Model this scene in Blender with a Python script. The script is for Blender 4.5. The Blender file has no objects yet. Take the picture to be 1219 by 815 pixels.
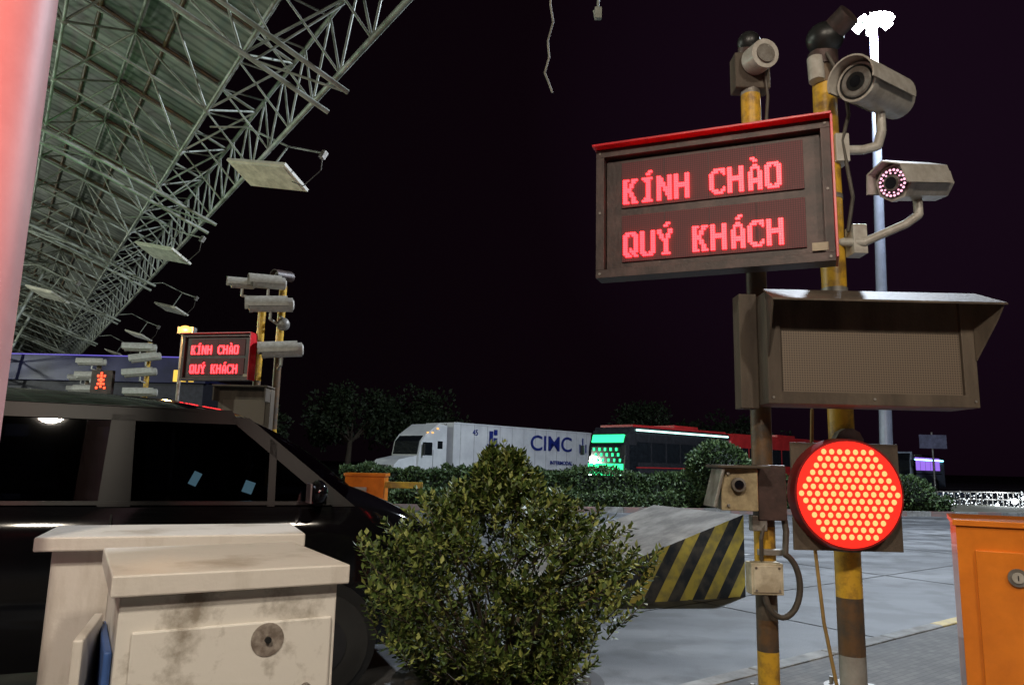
import bpy, math, random
from mathutils import Matrix, Vector, noise
random.seed(7)
scn=bpy.context.scene
scn.view_settings.view_transform='Standard'; scn.view_settings.look='None'; scn.view_settings.exposure=0
COL=scn.collection

# ------------------------------------------------------------------ materials
def newmat(name):
    m=bpy.data.materials.new(name); m.use_nodes=True
    nt=m.node_tree; return m,nt,nt.nodes['Principled BSDF']
def pm(name,col,rough=.5,metal=0,col2=None,scale=4,lo=.4,hi=.65,bump=0,bscale=40,coat=0,detail=6,streak=False,spec=.5):
    m,nt,b=newmat(name)
    tc=nt.nodes.new('ShaderNodeTexCoord'); mp=nt.nodes.new('ShaderNodeMapping')
    nt.links.new(tc.outputs['Object'],mp.inputs[0])
    if streak: mp.inputs['Scale'].default_value=(1,1,.18)
    n=nt.nodes.new('ShaderNodeTexNoise'); n.inputs['Scale'].default_value=scale; n.inputs['Detail'].default_value=detail
    n.inputs['Roughness'].default_value=.65
    nt.links.new(mp.outputs[0],n.inputs['Vector'])
    r=nt.nodes.new('ShaderNodeValToRGB'); r.color_ramp.elements[0].position=lo; r.color_ramp.elements[1].position=hi
    c2=col2 if col2 else tuple(c*.6 for c in col)
    r.color_ramp.elements[0].color=(*c2,1); r.color_ramp.elements[1].color=(*col,1)
    nt.links.new(n.outputs['Fac'],r.inputs[0]); nt.links.new(r.outputs[0],b.inputs['Base Color'])
    b.inputs['Roughness'].default_value=rough; b.inputs['Metallic'].default_value=metal
    b.inputs['Coat Weight'].default_value=coat
    b.inputs['Specular IOR Level'].default_value=spec
    if bump:
        n2=nt.nodes.new('ShaderNodeTexNoise'); n2.inputs['Scale'].default_value=bscale; n2.inputs['Detail'].default_value=4
        nt.links.new(tc.outputs['Object'],n2.inputs['Vector'])
        bp=nt.nodes.new('ShaderNodeBump'); bp.inputs['Strength'].default_value=bump; bp.inputs['Distance'].default_value=.01
        nt.links.new(n2.outputs['Fac'],bp.inputs['Height']); nt.links.new(bp.outputs[0],b.inputs['Normal'])
    return m
def em(name,col,s,base=(.02,.02,.02)):
    m,nt,b=newmat(name); b.inputs['Base Color'].default_value=(*base,1)
    b.inputs['Emission Color'].default_value=(*col,1); b.inputs['Emission Strength'].default_value=s
    b.inputs['Roughness'].default_value=.4
    return m
def glassmat(name,tint=(.5,.5,.55),mix=.35,rough=.02):
    m=bpy.data.materials.new(name); m.use_nodes=True; nt=m.node_tree; nt.nodes.clear()
    o=nt.nodes.new('ShaderNodeOutputMaterial'); mx=nt.nodes.new('ShaderNodeMixShader')
    t=nt.nodes.new('ShaderNodeBsdfTransparent'); t.inputs[0].default_value=(*tint,1)
    g=nt.nodes.new('ShaderNodeBsdfGlossy'); g.inputs['Roughness'].default_value=rough
    f=nt.nodes.new('ShaderNodeFresnel'); f.inputs[0].default_value=1.5
    nt.links.new(f.outputs[0],mx.inputs[0]); nt.links.new(t.outputs[0],mx.inputs[1]); nt.links.new(g.outputs[0],mx.inputs[2])
    nt.links.new(mx.outputs[0],o.inputs[0]); return m
def leafmat(name,c1,c2,c3,rough=.5,spec=.5):
    m,nt,b=newmat(name)
    g=nt.nodes.new('ShaderNodeNewGeometry'); r=nt.nodes.new('ShaderNodeValToRGB')
    r.color_ramp.elements[0].color=(*c1,1); r.color_ramp.elements[1].color=(*c3,1); r.color_ramp.elements[1].position=1
    e=r.color_ramp.elements.new(.55); e.color=(*c2,1)
    nt.links.new(g.outputs['Random Per Island'],r.inputs[0]); nt.links.new(r.outputs[0],b.inputs['Base Color'])
    b.inputs['Roughness'].default_value=rough; b.inputs['Specular IOR Level'].default_value=spec
    return m

# ------------------------------------------------------------------ mesh builder
class MB:
    def __init__(s,name): s.name=name; s.v=[]; s.f=[]; s.mi=[]; s.sm=[]; s.mats=[]; s.T=Matrix()
    def m(s,mat):
        if mat not in s.mats: s.mats.append(mat)
        return s.mats.index(mat)
    def add(s,vs,fs,mat,smooth=False):
        o=len(s.v); k=s.m(mat)
        s.v+=[tuple(s.T@Vector(p)) for p in vs]
        for f in fs: s.f.append([o+i for i in f]); s.mi.append(k); s.sm.append(smooth)
    def box(s,c,d,mat,R=None):
        x,y,z=[a/2 for a in d]; c=Vector(c)
        vs=[Vector((i*x,j*y,k*z)) for k in(-1,1) for j in(-1,1) for i in(-1,1)]
        if R: vs=[R@p for p in vs]
        s.add([p+c for p in vs],[(0,2,3,1),(4,5,7,6),(0,1,5,4),(2,6,7,3),(0,4,6,2),(1,3,7,5)],mat)
    def prism(s,poly,fn0,fn1,mat):
        a=[fn0(*p) for p in poly]; b=[fn1(*p) for p in poly]; n=len(poly)
        s.add(a+b,[tuple(range(n)),tuple(range(2*n-1,n-1,-1))]+[(i,i+n,(i+1)%n+n,(i+1)%n) for i in range(n)],mat)
    def tube(s,p,q,r,mat,n=10,r2=None,caps=True,smooth=True):
        p=Vector(p);q=Vector(q); r2=r if r2 is None else r2
        d=(q-p).normalized(); a=d.orthogonal().normalized(); b=d.cross(a)
        A=[p+(a*math.cos(t)+b*math.sin(t))*r for t in [2*math.pi*(i+.5*(n==8))/n for i in range(n)]]
        B=[q+(a*math.cos(t)+b*math.sin(t))*r2 for t in [2*math.pi*(i+.5*(n==8))/n for i in range(n)]]
        s.add(A+B,[(i,(i+1)%n,(i+1)%n+n,i+n) for i in range(n)],mat,smooth)
        if caps:
            s.add(A,[tuple(range(n))[::-1]],mat); s.add(B,[tuple(range(n))],mat)
    def path(s,pts,r,mat,n=8):
        for a,b in zip(pts,pts[1:]): s.tube(a,b,r,mat,n,caps=False)
        for p in pts: s.sphere(p,r,mat,n,4)
    def sphere(s,c,r,mat,n=12,m=8,sc=(1,1,1)):
        vs=[];fs=[];c=Vector(c)
        for i in range(m+1):
            ph=math.pi*i/m
            for j in range(n):
                th=2*math.pi*j/n; vs.append(c+Vector((r*sc[0]*math.sin(ph)*math.cos(th),r*sc[1]*math.sin(ph)*math.sin(th),r*sc[2]*math.cos(ph))))
        for i in range(m):
            for j in range(n): fs.append((i*n+j,i*n+(j+1)%n,(i+1)*n+(j+1)%n,(i+1)*n+j))
        s.add(vs,fs,mat,True)
    def grid(s,rows,mat,smooth=True):
        n=len(rows[0]); vs=[p for r in rows for p in r]
        s.add(vs,[(i*n+j,i*n+j+1,(i+1)*n+j+1,(i+1)*n+j) for i in range(len(rows)-1) for j in range(n-1)],mat,smooth)
    def build(s,M=None,bevel=0,recalc=True,parent=None,seg=2):
        me=bpy.data.meshes.new(s.name); me.from_pydata(s.v,[],s.f)
        for m in s.mats: me.materials.append(m)
        me.polygons.foreach_set('material_index',s.mi); me.polygons.foreach_set('use_smooth',s.sm); me.update()
        if recalc:
            import bmesh
            bm=bmesh.new(); bm.from_mesh(me); bmesh.ops.recalc_face_normals(bm,faces=bm.faces); bm.to_mesh(me); bm.free()
        ob=bpy.data.objects.new(s.name,me); COL.objects.link(ob)
        if M is not None: ob.matrix_world=M
        if bevel:
            b=ob.modifiers.new('bevel','BEVEL'); b.width=bevel; b.segments=seg; b.limit_method='ANGLE'; b.angle_limit=math.radians(50)
        if parent: ob.parent=parent; ob.matrix_parent_inverse=parent.matrix_world.inverted()
        return ob
def frame(o,xdir):
    x=Vector((xdir[0],xdir[1],0)).normalized(); y=Vector((-x.y,x.x,0)); z=Vector((0,0,1))
    M=Matrix((x,y,z)).transposed().to_4x4(); M.translation=Vector(o); return M
def text(name,body,size,mat,M,parent,ext=.01,sx=1,off=0):
    c=bpy.data.curves.new(name,'FONT'); c.body=body; c.size=size; c.extrude=ext; c.align_x='LEFT'; c.offset=off
    t=bpy.data.objects.new('tmp',c); COL.objects.link(t); bpy.context.view_layer.update()
    me=bpy.data.meshes.new_from_object(t.evaluated_get(bpy.context.evaluated_depsgraph_get()))
    bpy.data.objects.remove(t); me.materials.clear(); me.materials.append(mat)
    ob=bpy.data.objects.new(name,me); COL.objects.link(ob)
    ob.matrix_world=M@Matrix.Rotation(math.pi/2,4,'X')@Matrix.Diagonal((sx,1,1,1))
    ob.parent=parent; ob.matrix_parent_inverse=parent.matrix_world.inverted(); return ob
def light(kind,name,loc,power,col=(1,1,1),size=.3,target=None,parent=None,spot=None,blend=.5):
    l=bpy.data.lights.new(name,kind); l.energy=power; l.color=col
    if kind=='AREA': l.size=size
    elif kind!='SUN': l.shadow_soft_size=size
    if spot: l.spot_size=math.radians(spot); l.spot_blend=blend
    o=bpy.data.objects.new(name,l); COL.objects.link(o); o.location=loc
    if target is not None: o.rotation_euler=(Vector(target)-Vector(loc)).to_track_quat('-Z','Y').to_euler()
    if parent: o.parent=parent; o.matrix_parent_inverse=parent.matrix_world.inverted()
    return o

# shared materials
M_frame=pm('weathered_brown_metal',(.085,.050,.045),.5,.2,(.035,.024,.022),6,bump=.2)
M_frame2=pm('dusty_bronze_metal',(.15,.12,.09),.65,0,(.055,.042,.034),3,.35,.7,bump=.3,streak=True,spec=.25)
M_redrim=pm('red_rim',(.70,.010,.02),.35)  # saturated red for the top and right rim strips
M_yellow=pm('yellow_pole_paint',(.62,.36,.03),.4,0,(.26,.14,.03),7,.36,.52,bump=.15)
M_darkband=pm('dark_pole_paint',(.06,.05,.04),.5,0,(.13,.07,.03),9,bump=.25)
M_grey=pm('galvanised_grey',(.32,.31,.29),.5,.4,(.15,.13,.11),8,bump=.1)
M_camwhite=pm('camera_housing_paint',(.50,.48,.44),.38,0,(.33,.30,.26),12,.35,.7,detail=8)
M_black=pm('black_plastic',(.015,.015,.015),.4)
M_lens=pm('lens_glass',(.01,.01,.015),.05,0,coat=1)
M_cable=pm('cable_rubber',(.09,.075,.06),.6)
M_conc=pm('concrete',(.34,.33,.31),.8,0,(.2,.19,.17),3,bump=.3)
M_led=em('red_led_dot',(1,.020,.028),7)
M_ledp=em('pink_infrared_led',(1,.45,.6),1.8)

def panelmat(name,base,dot,pitch,coat=0):
    m,nt,b=newmat(name)
    tc=nt.nodes.new('ShaderNodeTexCoord'); mp=nt.nodes.new('ShaderNodeMapping'); mp.inputs['Scale'].default_value=(1/pitch,0,1/pitch)
    v=nt.nodes.new('ShaderNodeTexVoronoi'); v.inputs['Randomness'].default_value=0; v.inputs['Scale'].default_value=1
    r=nt.nodes.new('ShaderNodeValToRGB'); r.color_ramp.elements[0].position=.28; r.color_ramp.elements[1].position=.4
    r.color_ramp.elements[0].color=(*dot,1); r.color_ramp.elements[1].color=(*base,1)
    nt.links.new(tc.outputs['Object'],mp.inputs[0]); nt.links.new(mp.outputs[0],v.inputs['Vector'])
    nt.links.new(v.outputs['Distance'],r.inputs[0]); nt.links.new(r.outputs[0],b.inputs['Base Color']); b.inputs['Roughness'].default_value=.6
    b.inputs['Coat Weight'].default_value=coat; b.inputs['Coat Roughness'].default_value=.06
    return m
M_panel=panelmat('led_panel',(.06,.010,.012),(.15,.025,.03),.0152)
M_mesh=panelmat('perforated_mesh',(.17,.13,.095),(.075,.055,.042),.016,.5)

# ------------------------------------------------------------------ LED font 7x11
G={'K':["###.###","##..##.","##.##..","##.##..","####...","####...","##.##..","##.##..","##..##.","##..##.","###.###"],
'I':[".#####.","..###..","...##..","...##..","...##..","...##..","...##..","...##..","...##..","..###..",".#####."],
'N':["##...##","###..##","###..##","####.##","####.##","##.####","##.####","##..###","##..###","##...##","##...##"],
'H':["##...##","##...##","##...##","##...##","#######","#######","##...##","##...##","##...##","##...##","##...##"],
'C':["..#####",".###.##","##....#","##.....","##.....","##.....","##.....","##.....","##....#",".###.##","..####."],
'A':["...##..","..####.","..#..#.",".##..##",".##..##",".##..##",".######",".######",".##..##",".##..##",".##..##"],
'O':[".#####.","###.###","##...##","##...##","##...##","##...##","##...##","##...##","##...##","###.###",".#####."],
'Q':[".#####.","###.###","##...##","##...##","##...##","##...##","##...##","##.#.##","##.####","###.##.",".###.##"],
'U':["##...##","##...##","##...##","##...##","##...##","##...##","##...##","##...##","##...##","###.###",".#####."],
'Y':["##...##","##...##",".##.##.",".##.##.","..###..","...##..","...##..","...##..","...##..","...##..","..####."]}
ACC={"'":["....##.","...##..","......."],"`":["..##...","...##..","......."]}
def dots(line):
    out=[];x=0;i=0
    while i<len(line):
        c=line[i]
        if c==' ': x+=8;i+=1;continue
        for r,row in enumerate(G[c]):
            for k,ch in enumerate(row):
                if ch=='#': out.append((x+k,10-r))
        if i+1<len(line) and line[i+1] in ACC:
            for r,row in enumerate(ACC[line[i+1]]):
                for k,ch in enumerate(row):
                    if ch=='#': out.append((x+k,13-r+0))
            i+=1
        x+=8;i+=1
    return out

def led_sign(M,scale=1):
    # local: x right along the face, y into the sign, z up; origin = lower left front corner. 1.59 x .97 m
    W,H=1.59,.97; b=MB('led_message_sign')
    b.box((W/2,.16,H/2),(W-.06,.18,H-.06),M_frame)
    t=.06
    b.box((W/2,.06,H-t/2),(W,.16,t),M_frame); b.box((W/2,.06,t/2),(W,.16,t),M_frame)
    b.box((t/2,.06,H/2),(t,.16,H-2*t),M_frame); b.box((W-t/2,.06,H/2),(t,.16,H-2*t),M_frame)
    b.box((W/2,.03,H+.008),(W+.02,.26,.016),M_redrim)
    b.box((W+.008,.03,H/2),(.016,.26,H-.01),M_redrim)
    b.box((W/2,.055,.485),(W-.13,.02,H-.14),M_frame)
    for z0 in(.10,.505):
        b.box((.80,.04,z0+.19),(1.24,.02,.345),M_panel)
        for q in(-.31,0,.31): b.box((.80+q,.0285,z0+.19),(.004,.004,.345),M_black)
    b.box((1.50,-.022,.10),(.10,.004,.055),pm('label_plate',(.5,.42,.3),.6))
    b.box((1.2,.28,.5),(.5,.06,.08),M_grey); b.box((1.2,.28,.2),(.5,.06,.08),M_grey)
    for x in(.03,W-.03):
        for z in(.03,H/2,H-.03): b.tube((x,-.02,z),(x,-.026,z),.009,M_grey,8)
    o=b.build(M@Matrix.Scale(scale,4),bevel=.006)
    d=MB('led_text'); px,pz=.0153,.0168
    for line,z0 in (("KI'NH CHA`O",.555),("QUY' KHA'CH",.155)):
        for x,z in dots(line): d.tube((.20+x*px,.029,z0+z*pz),(.20+x*px,.016,z0+z*pz),.0084,M_led,8,smooth=False)
    d.build(M@Matrix.Scale(scale,4),parent=o)
    return o

def pole(x,y,r,bands,name='striped_pole'):
    b=MB(name)
    for z0,z1,m in bands: b.tube((x,y,z0),(x,y,z1),r,m,24,caps=True)
    b.tube((x,y,.12),(x,y,.15),r*2.2,M_grey,20)
    for a in range(4):
        an=math.radians(45+90*a); b.tube((x+r*1.7*math.cos(an),y+r*1.7*math.sin(an),.12),(x+r*1.7*math.cos(an),y+r*1.7*math.sin(an),.19),.015,M_grey,6)
    return b

def bullet(name,f,r,rad,arm,armr=.03,body=None,ir=False,shield=True,mount=None):
    body=body or M_camwhite; n=8 if ir else 28; sm=not ir
    b=MB(name); f=Vector(f); r=Vector(r); d=(r-f).normalized(); up=Vector((0,0,1)); sd=d.cross(up).normalized(); u=sd.cross(d).normalized()
    L=(r-f).length
    b.tube(f+d*.05,r,rad,body,n,smooth=sm); b.tube(f,f+d*.06,rad*1.06,body,n,smooth=sm)
    b.tube(f-d*.004,f,rad*.92,M_grey if ir else M_black,n)
    if ir:
        b.tube(f-d*.01,f-d*.004,rad*.82,M_black,24)
        b.tube(f-d*.03,f,rad*.45,M_grey,20); b.tube(f-d*.034,f-d*.03,rad*.33,M_lens,20)
        for i in range(20):
            a=2*math.pi*i/20
            p=f+(sd*math.cos(a)+u*math.sin(a))*rad*.72; b.tube(p-d*.016,p-d*.006,rad*.07,M_ledp,8)
        for i in range(12):
            a=2*math.pi*i/12
            p=f+(sd*math.cos(a)+u*math.sin(a))*rad*.55; b.tube(p-d*.016,p-d*.006,rad*.05,M_ledp,8)
    else:
        b.tube(f-d*.012,f,rad*.75,M_grey,24,r2=rad*.85); b.tube(f-d*.016,f-d*.012,rad*.5,M_black,24); b.tube(f-d*.02,f-d*.016,rad*.3,M_lens,20)
    b.tube(r,r+d*.03,rad*.85,body,24,r2=rad*.6)
    if shield:
        k=4 if ir else 16; rows=[]
        for e,rr in ((-.09,1.2),(L*.88,1.2)):
            rows.append([f+d*e+(sd*math.cos(a)*1.0+u*math.sin(a))*rad*rr for a in [math.radians(-15+210*i/k) for i in range(k+1)]])
        rows2=[[p+ (p-(f+d*e)).normalized()*.012 for p in row] for row,e in zip(rows,(-.09,L*.88))]
        b.grid(rows,body,sm); b.grid(rows2,body,sm)
        b.grid([rows[0],rows2[0]],body,False); b.grid([rows[1],rows2[1]],body,False)
    b.path(arm,armr,M_camwhite,10)
    if mount: b.box(mount,(.1,.14,.22),M_camwhite)
    return b.build(bevel=.003)

# ================================================================== near gantry
led_sign(frame((.60,5.20,2.93),(1.47,-.60)))

D,Y_=M_darkband,M_yellow
b=pole(1.74,5.15,.070,[(.12,.42,Y_),(.42,.62,D),(.62,.95,M_frame2),(.95,1.22,Y_),(1.22,3.9,D),(3.9,4.35,Y_),(4.35,4.42,M_grey)])
b.build()
b=pole(2.385,5.35,.088,[(.12,.36,M_conc),(.36,.74,D),(.74,1.3,Y_),(1.3,4.55,Y_),(4.55,4.70,D)])
for z in(1.05,2.9,3.62): b.tube((2.385,5.35,z),(2.385,5.35,z+.035),.093,M_grey,24)
b.build()

def visor_display(ox,oy,oz,name='unlit_message_sign'):
    b=MB(name); W,H=1.36,.74
    b.T=Matrix.Translation((ox,oy,oz))
    b.box((W/2,.18,H/2),(W,.30,H),M_frame2)
    b.box((W/2,.02,.04),(W,.03,.08),M_frame2); b.box((.045,.02,H/2+.03),(.09,.03,H-.08),M_frame2); b.box((W-.045,.02,H/2+.03),(.09,.03,H-.08),M_frame2)
    b.box((W/2+.0,.024,.26),(W-.2,.012,.44),M_mesh)
    hz=H
    top=[(-.02,.0,hz+.012),(W+.02,.0,hz+.012),(W+.07,-.24,hz-.10),(-.04,-.24,hz-.10)]
    lo=[(p[0],p[1],p[2]-.015) for p in top]
    b.add(top+lo,[(0,1,2,3),(7,6,5,4),(0,4,5,1),(1,5,6,2),(2,6,7,3),(3,7,4,0)],M_frame2)
    for x,dx in((0.0,-.04),(W-.012,.06)):
        a=[(x,.0,hz),(x+dx,-.23,hz-.105),(x+dx*.8,-.17,hz-.20),(x,.0,hz-.44)]
        c=[(p[0]+.012,p[1],p[2]) for p in a]
        b.add(a+c,[(0,1,2,3),(7,6,5,4),(0,4,5,1),(1,5,6,2),(2,6,7,3),(3,7,4,0)],M_frame2)
    b.box((-.06,.26,H/2+.0),(.12,.14,H+.04),M_frame2)
    b.box((.3,.36,.6),(.5,.06,.06),M_grey); b.box((.3,.36,.15),(.5,.06,.06),M_grey)
    for x in(.03,W/2,W-.03): b.tube((x,.003,.04),(x,-.004,.04),.008,M_grey,8)
    return b.build(bevel=.005)
visor_display(1.66,4.74,2.02)

# red round signal
b=MB('traffic_light')
cx,cy,cz=2.275,5.06,1.45
b.box((cx+.03,cy+.09,cz-.02),(.74,.02,.72),M_frame2)
b.box((cx+.03,cy+.13,cz-.02),(.5,.06,.5),M_grey)
M_redface=em('red_signal_face',(1,.018,.008),1.3,(.3,.02,.02))
M_reddot=em('red_signal_diode',(1,.14,.045),5)
b.tube((cx,cy-.03,cz),(cx,cy+.08,cz),.365,pm('signal_housing',(.30,.02,.02),.4),48,r2=.375)
b.tube((cx,cy-.036,cz),(cx,cy-.03,cz),.350,M_redface,48)
p=.0535
for j in range(-8,9):
    for i in range(-8,8):
        x=(i+.5*(j%2))*p; z=j*p*.866
        if math.hypot(x,z)<.322: b.sphere((cx+x,cy-.036,cz+z),.0185,M_reddot,8,6,(1,.7,1))
b.tube((cx+.1,5.2,1.80),(cx+.1,5.28,1.80),.1,M_grey,12)
b.box((2.385,5.24,1.75),(.24,.05,.06),M_grey); b.box((2.385,5.24,1.12),(.24,.05,.06),M_grey)
b.build(bevel=.003)

M_beige=pm('beige_enclosure',(.42,.34,.20),.5,0,(.2,.15,.08),10,.35,.6)
b=MB('vehicle_sensor_box')
b.box((1.50,4.95,1.47),(.23,.22,.27),M_beige,Matrix.Rotation(math.radians(-8),3,'Z'))
b.box((1.50,4.93,1.615),(.34,.30,.02),M_frame2)
b.box((1.345,4.93,1.48),(.02,.26,.26),M_grey,Matrix.Rotation(math.radians(14),3,'Y'))
b.tube((1.47,4.835,1.50),(1.47,4.80,1.50),.045,M_grey,18); b.tube((1.47,4.80,1.50),(1.47,4.795,1.50),.03,M_lens,18)
for dx,dz in((-.09,.1),(.09,.1),(-.09,-.1),(.09,-.1)): b.tube((1.5+dx,4.84,1.47+dz),(1.5+dx,4.828,1.47+dz),.01,M_grey,8)
b.box((1.74,5.03,1.45),(.19,.12,.36),M_frame); b.box((1.655,5.02,1.25),(.1,.08,.1),M_grey)
b.build(bevel=.006)
b=MB('junction_box')
b.box((1.69,5.03,.90),(.21,.12,.20),pm('ivory_plastic',(.62,.56,.42),.5,0,(.35,.3,.2),9))
b.box((1.69,4.965,.90),(.18,.01,.17),pm('ivory_lid',(.66,.6,.46),.5,0,(.4,.34,.24),9))
for dx,dz in((-.075,.07),(.075,.07),(-.075,-.07),(.075,-.07)): b.tube((1.69+dx,4.961,.90+dz),(1.69+dx,4.955,.90+dz),.008,M_grey,8)
b.box((1.74,5.06,1.06),(.16,.03,.04),M_grey)
b.build(bevel=.006)
b=MB('cable_loop')
pts=[]
for i in range(25):
    t=i/24; a=math.radians(75-250*t)
    pts.append((1.79+.12*math.cos(a)*(1.0),5.0,.86+ (.20*math.sin(a))))
pts=[(1.82,5.04,1.42),(1.84,5.02,1.2)]+pts[:-3]+[(1.68,5.0,.80)]
b.path(pts,.020,M_cable,8); b.path([(1.70,5.0,1.3),(1.66,4.98,1.15),(1.665,5.0,1.02)],.013,M_cable,6)
b.build()
b=MB('stay_wire'); b.path([(2.12,5.2,2.02),(2.08,5.2,1.3),(2.13,5.18,.6),(2.2,5.15,.12)],.012,pm('rusty_wire',(.4,.25,.08),.7),6); b.build()

bullet('security_camera',(2.44,4.95,4.37),(2.93,5.32,4.42),.135,[(2.38,5.3,4.0),(2.62,5.28,4.0),(2.72,5.25,4.02),(2.74,5.22,4.12),(2.74,5.22,4.28)],.035,mount=(2.45,5.3,4.0))
bullet('security_camera',(2.66,4.95,3.61),(3.13,5.22,3.72),.125,[(2.42,5.28,3.27),(2.55,5.2,3.25),(2.84,5.15,3.38),(2.92,5.12,3.44),(2.92,5.12,3.58)],.032,ir=True,mount=(2.53,5.27,3.28))
b=MB('pole_top_camera')
b.box((1.74,5.15,4.52),(.26,.14,.28),M_frame2); b.tube((1.75,5.07,4.58),(1.78,4.92,4.56),.105,M_camwhite,24); b.tube((1.78,4.92,4.56),(1.782,4.91,4.56),.07,M_grey,20)
b.tube((1.74,5.15,4.66),(1.74,5.12,4.72),.09,M_frame,20); b.sphere((1.73,5.12,4.76),.085,M_black,16,10)
b.build(bevel=.01)
b=MB('pole_top_camera')
b.tube((2.385,5.35,4.70),(2.385,5.35,4.82),.11,M_frame,20); b.sphere((2.385,5.3,4.92),.14,M_black,20,12,(1,1,.9)); b.tube((2.385,5.3,4.92),(2.5,5.12,5.02),.09,M_frame,20)
b.tube((2.3,5.3,4.75),(2.3,5.28,4.55),.06,M_camwhite,14)
b.build()
b=MB('cable_bundle'); b.path([(2.36,5.22,4.75),(2.47,5.2,4.5),(2.50,5.22,4.25),(2.45,5.24,4.05),(2.50,5.22,3.6),(2.46,5.24,3.35)],.014,M_cable,6)
b.path([(1.82,5.06,4.5),(1.84,5.07,4.3),(1.80,5.06,3.9)],.012,M_cable,6); b.build()

# orange cabinet, right foreground
M_orange=pm('orange_enamel',(.85,.24,.02),.3,.15,(.60,.15,.012),3,.3,.6,bump=.08,bscale=8,coat=.4,detail=9)
Mo=frame((1.76,2.98,.12),(.86,-.46))
b=MB('barrier_cabinet')
b.box((.42,.25,.64),(.84,.5,1.28),M_orange); b.box((.42,.25,1.292),(.86,.52,.022),M_orange)
b.box((.46,-.006,.62),(.80,.012,1.14),M_orange)
b.tube((.19,-.012,1.10),(.19,-.022,1.10),.033,M_grey,20); b.tube((.19,-.022,1.10),(.19,-.028,1.10),.02,M_camwhite,16)
b.box((.19,-.029,1.10),(.004,.003,.02),M_black)
b.build(Mo,bevel=.018,seg=3)

# white cabinet with open side door
M_cab=pm('dirty_white_paint',(.62,.58,.53),.45,0,(.32,.27,.21),2.2,.30,.50,bump=.15,streak=True,detail=9)
M_cab2=pm('stained_white_paint',(.66,.63,.58),.42,0,(.27,.235,.19),4.2,.35,.48,bump=.1,detail=10)
Mc=frame((-1.0,2.0,.12),(.5,.29))
b=MB('utility_cabinet'); W,Dp,H=.575,.60,1.118
b.box((W/2,Dp/2,H/2),(W,Dp,H),M_cab2); b.box((W/2+.0,Dp/2-.005,H+.03),(W+.05,Dp+.06,.055),M_cab)
b.box((W/2+.01,-.006,H/2-.03),(W-.05,.012,H-.12),M_cab2)
M_stain=pm('rust_stain',(.34,.30,.26),.6,0,(.14,.11,.09),26)
b.tube((W*.66,-.012,.98),(W*.66,-.0145,.98),.045,M_stain,24); b.tube((W*.66,-.0145,.98),(W*.66,-.024,.98),.009,M_black,12)
b.tube((W*.86,-.012,.84),(W*.86,-.03,.84),.014,M_grey,12); b.box((W*.86,-.03,.80),(.01,.012,.09),M_stain)
b.box((-.012,.25,.5),(.02,.42,.95),pm('blue_panel',(.05,.12,.35),.5))
b.box((-.055,.22,.52),(.025,.36,.98),M_cab,Matrix.Rotation(math.radians(-9),3,'Z'))
b.tube((-.02,.42,.9),(-.02,.42,.98),.012,M_grey,8); b.tube((-.02,.42,.2),(-.02,.42,.28),.012,M_grey,8)
b.build(Mc,bevel=.006)
Mc2=frame((-1.62,2.72,.12),(.79,.33))
b=MB('utility_cabinet')
b.box((.40,.2,.57),(.80,.38,1.14),M_cab); b.box((.41,.2,1.165),(.92,.5,.05),M_cab)
b.build(Mc2,bevel=.006)

# ================================================================== ground, road, pavement
def groundmat():
    m,nt,bs=newmat('asphalt')
    tc=nt.nodes.new('ShaderNodeTexCoord')
    def nz(scale,det,sc=None):
        n=nt.nodes.new('ShaderNodeTexNoise'); n.inputs['Scale'].default_value=scale; n.inputs['Detail'].default_value=det
        mp=nt.nodes.new('ShaderNodeMapping'); mp.inputs['Rotation'].default_value=(0,0,math.radians(-30))
        if sc: mp.inputs['Scale'].default_value=sc
        nt.links.new(tc.outputs['Object'],mp.inputs[0]); nt.links.new(mp.outputs[0],n.inputs['Vector']); return n
    a=nz(.6,8,(.25,1.6,1)); r=nt.nodes.new('ShaderNodeValToRGB'); r.color_ramp.elements[0].position=.38; r.color_ramp.elements[1].position=.62
    r.color_ramp.elements[0].color=(.060,.063,.07,1); r.color_ramp.elements[1].color=(.19,.195,.205,1)
    nt.links.new(a.outputs['Fac'],r.inputs[0])
    c=nz(90,3); mx=nt.nodes.new('ShaderNodeMixRGB'); mx.blend_type='MULTIPLY'; mx.inputs[0].default_value=.6
    rr=nt.nodes.new('ShaderNodeValToRGB'); rr.color_ramp.elements[0].position=.3; rr.color_ramp.elements[1].position=.6
    rr.color_ramp.elements[0].color=(.4,.4,.4,1)
    nt.links.new(c.outputs['Fac'],rr.inputs[0]); nt.links.new(r.outputs[0],mx.inputs[1]); nt.links.new(rr.outputs[0],mx.inputs[2])
    d=nz(1.6,10); r3=nt.nodes.new('ShaderNodeValToRGB'); r3.color_ramp.elements[0].position=.40; r3.color_ramp.elements[1].position=.52; r3.color_ramp.elements[0].color=(.4,.39,.38,1)
    nt.links.new(d.outputs['Fac'],r3.inputs[0]); m3=nt.nodes.new('ShaderNodeMixRGB'); m3.blend_type='MULTIPLY'; m3.inputs[0].default_value=.8
    nt.links.new(mx.outputs[0],m3.inputs[1]); nt.links.new(r3.outputs[0],m3.inputs[2])
    nt.links.new(m3.outputs[0],bs.inputs['Base Color'])
    r2=nt.nodes.new('ShaderNodeMapRange'); r2.inputs[3].default_value=.42; r2.inputs[4].default_value=.85
    nt.links.new(a.outputs['Fac'],r2.inputs[0]); nt.links.new(r2.outputs[0],bs.inputs['Roughness'])
    bp=nt.nodes.new('ShaderNodeBump'); bp.inputs['Strength'].default_value=.35; bp.inputs['Distance'].default_value=.01
    nt.links.new(c.outputs['Fac'],bp.inputs['Height']); nt.links.new(bp.outputs[0],bs.inputs['Normal'])
    return m
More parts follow.
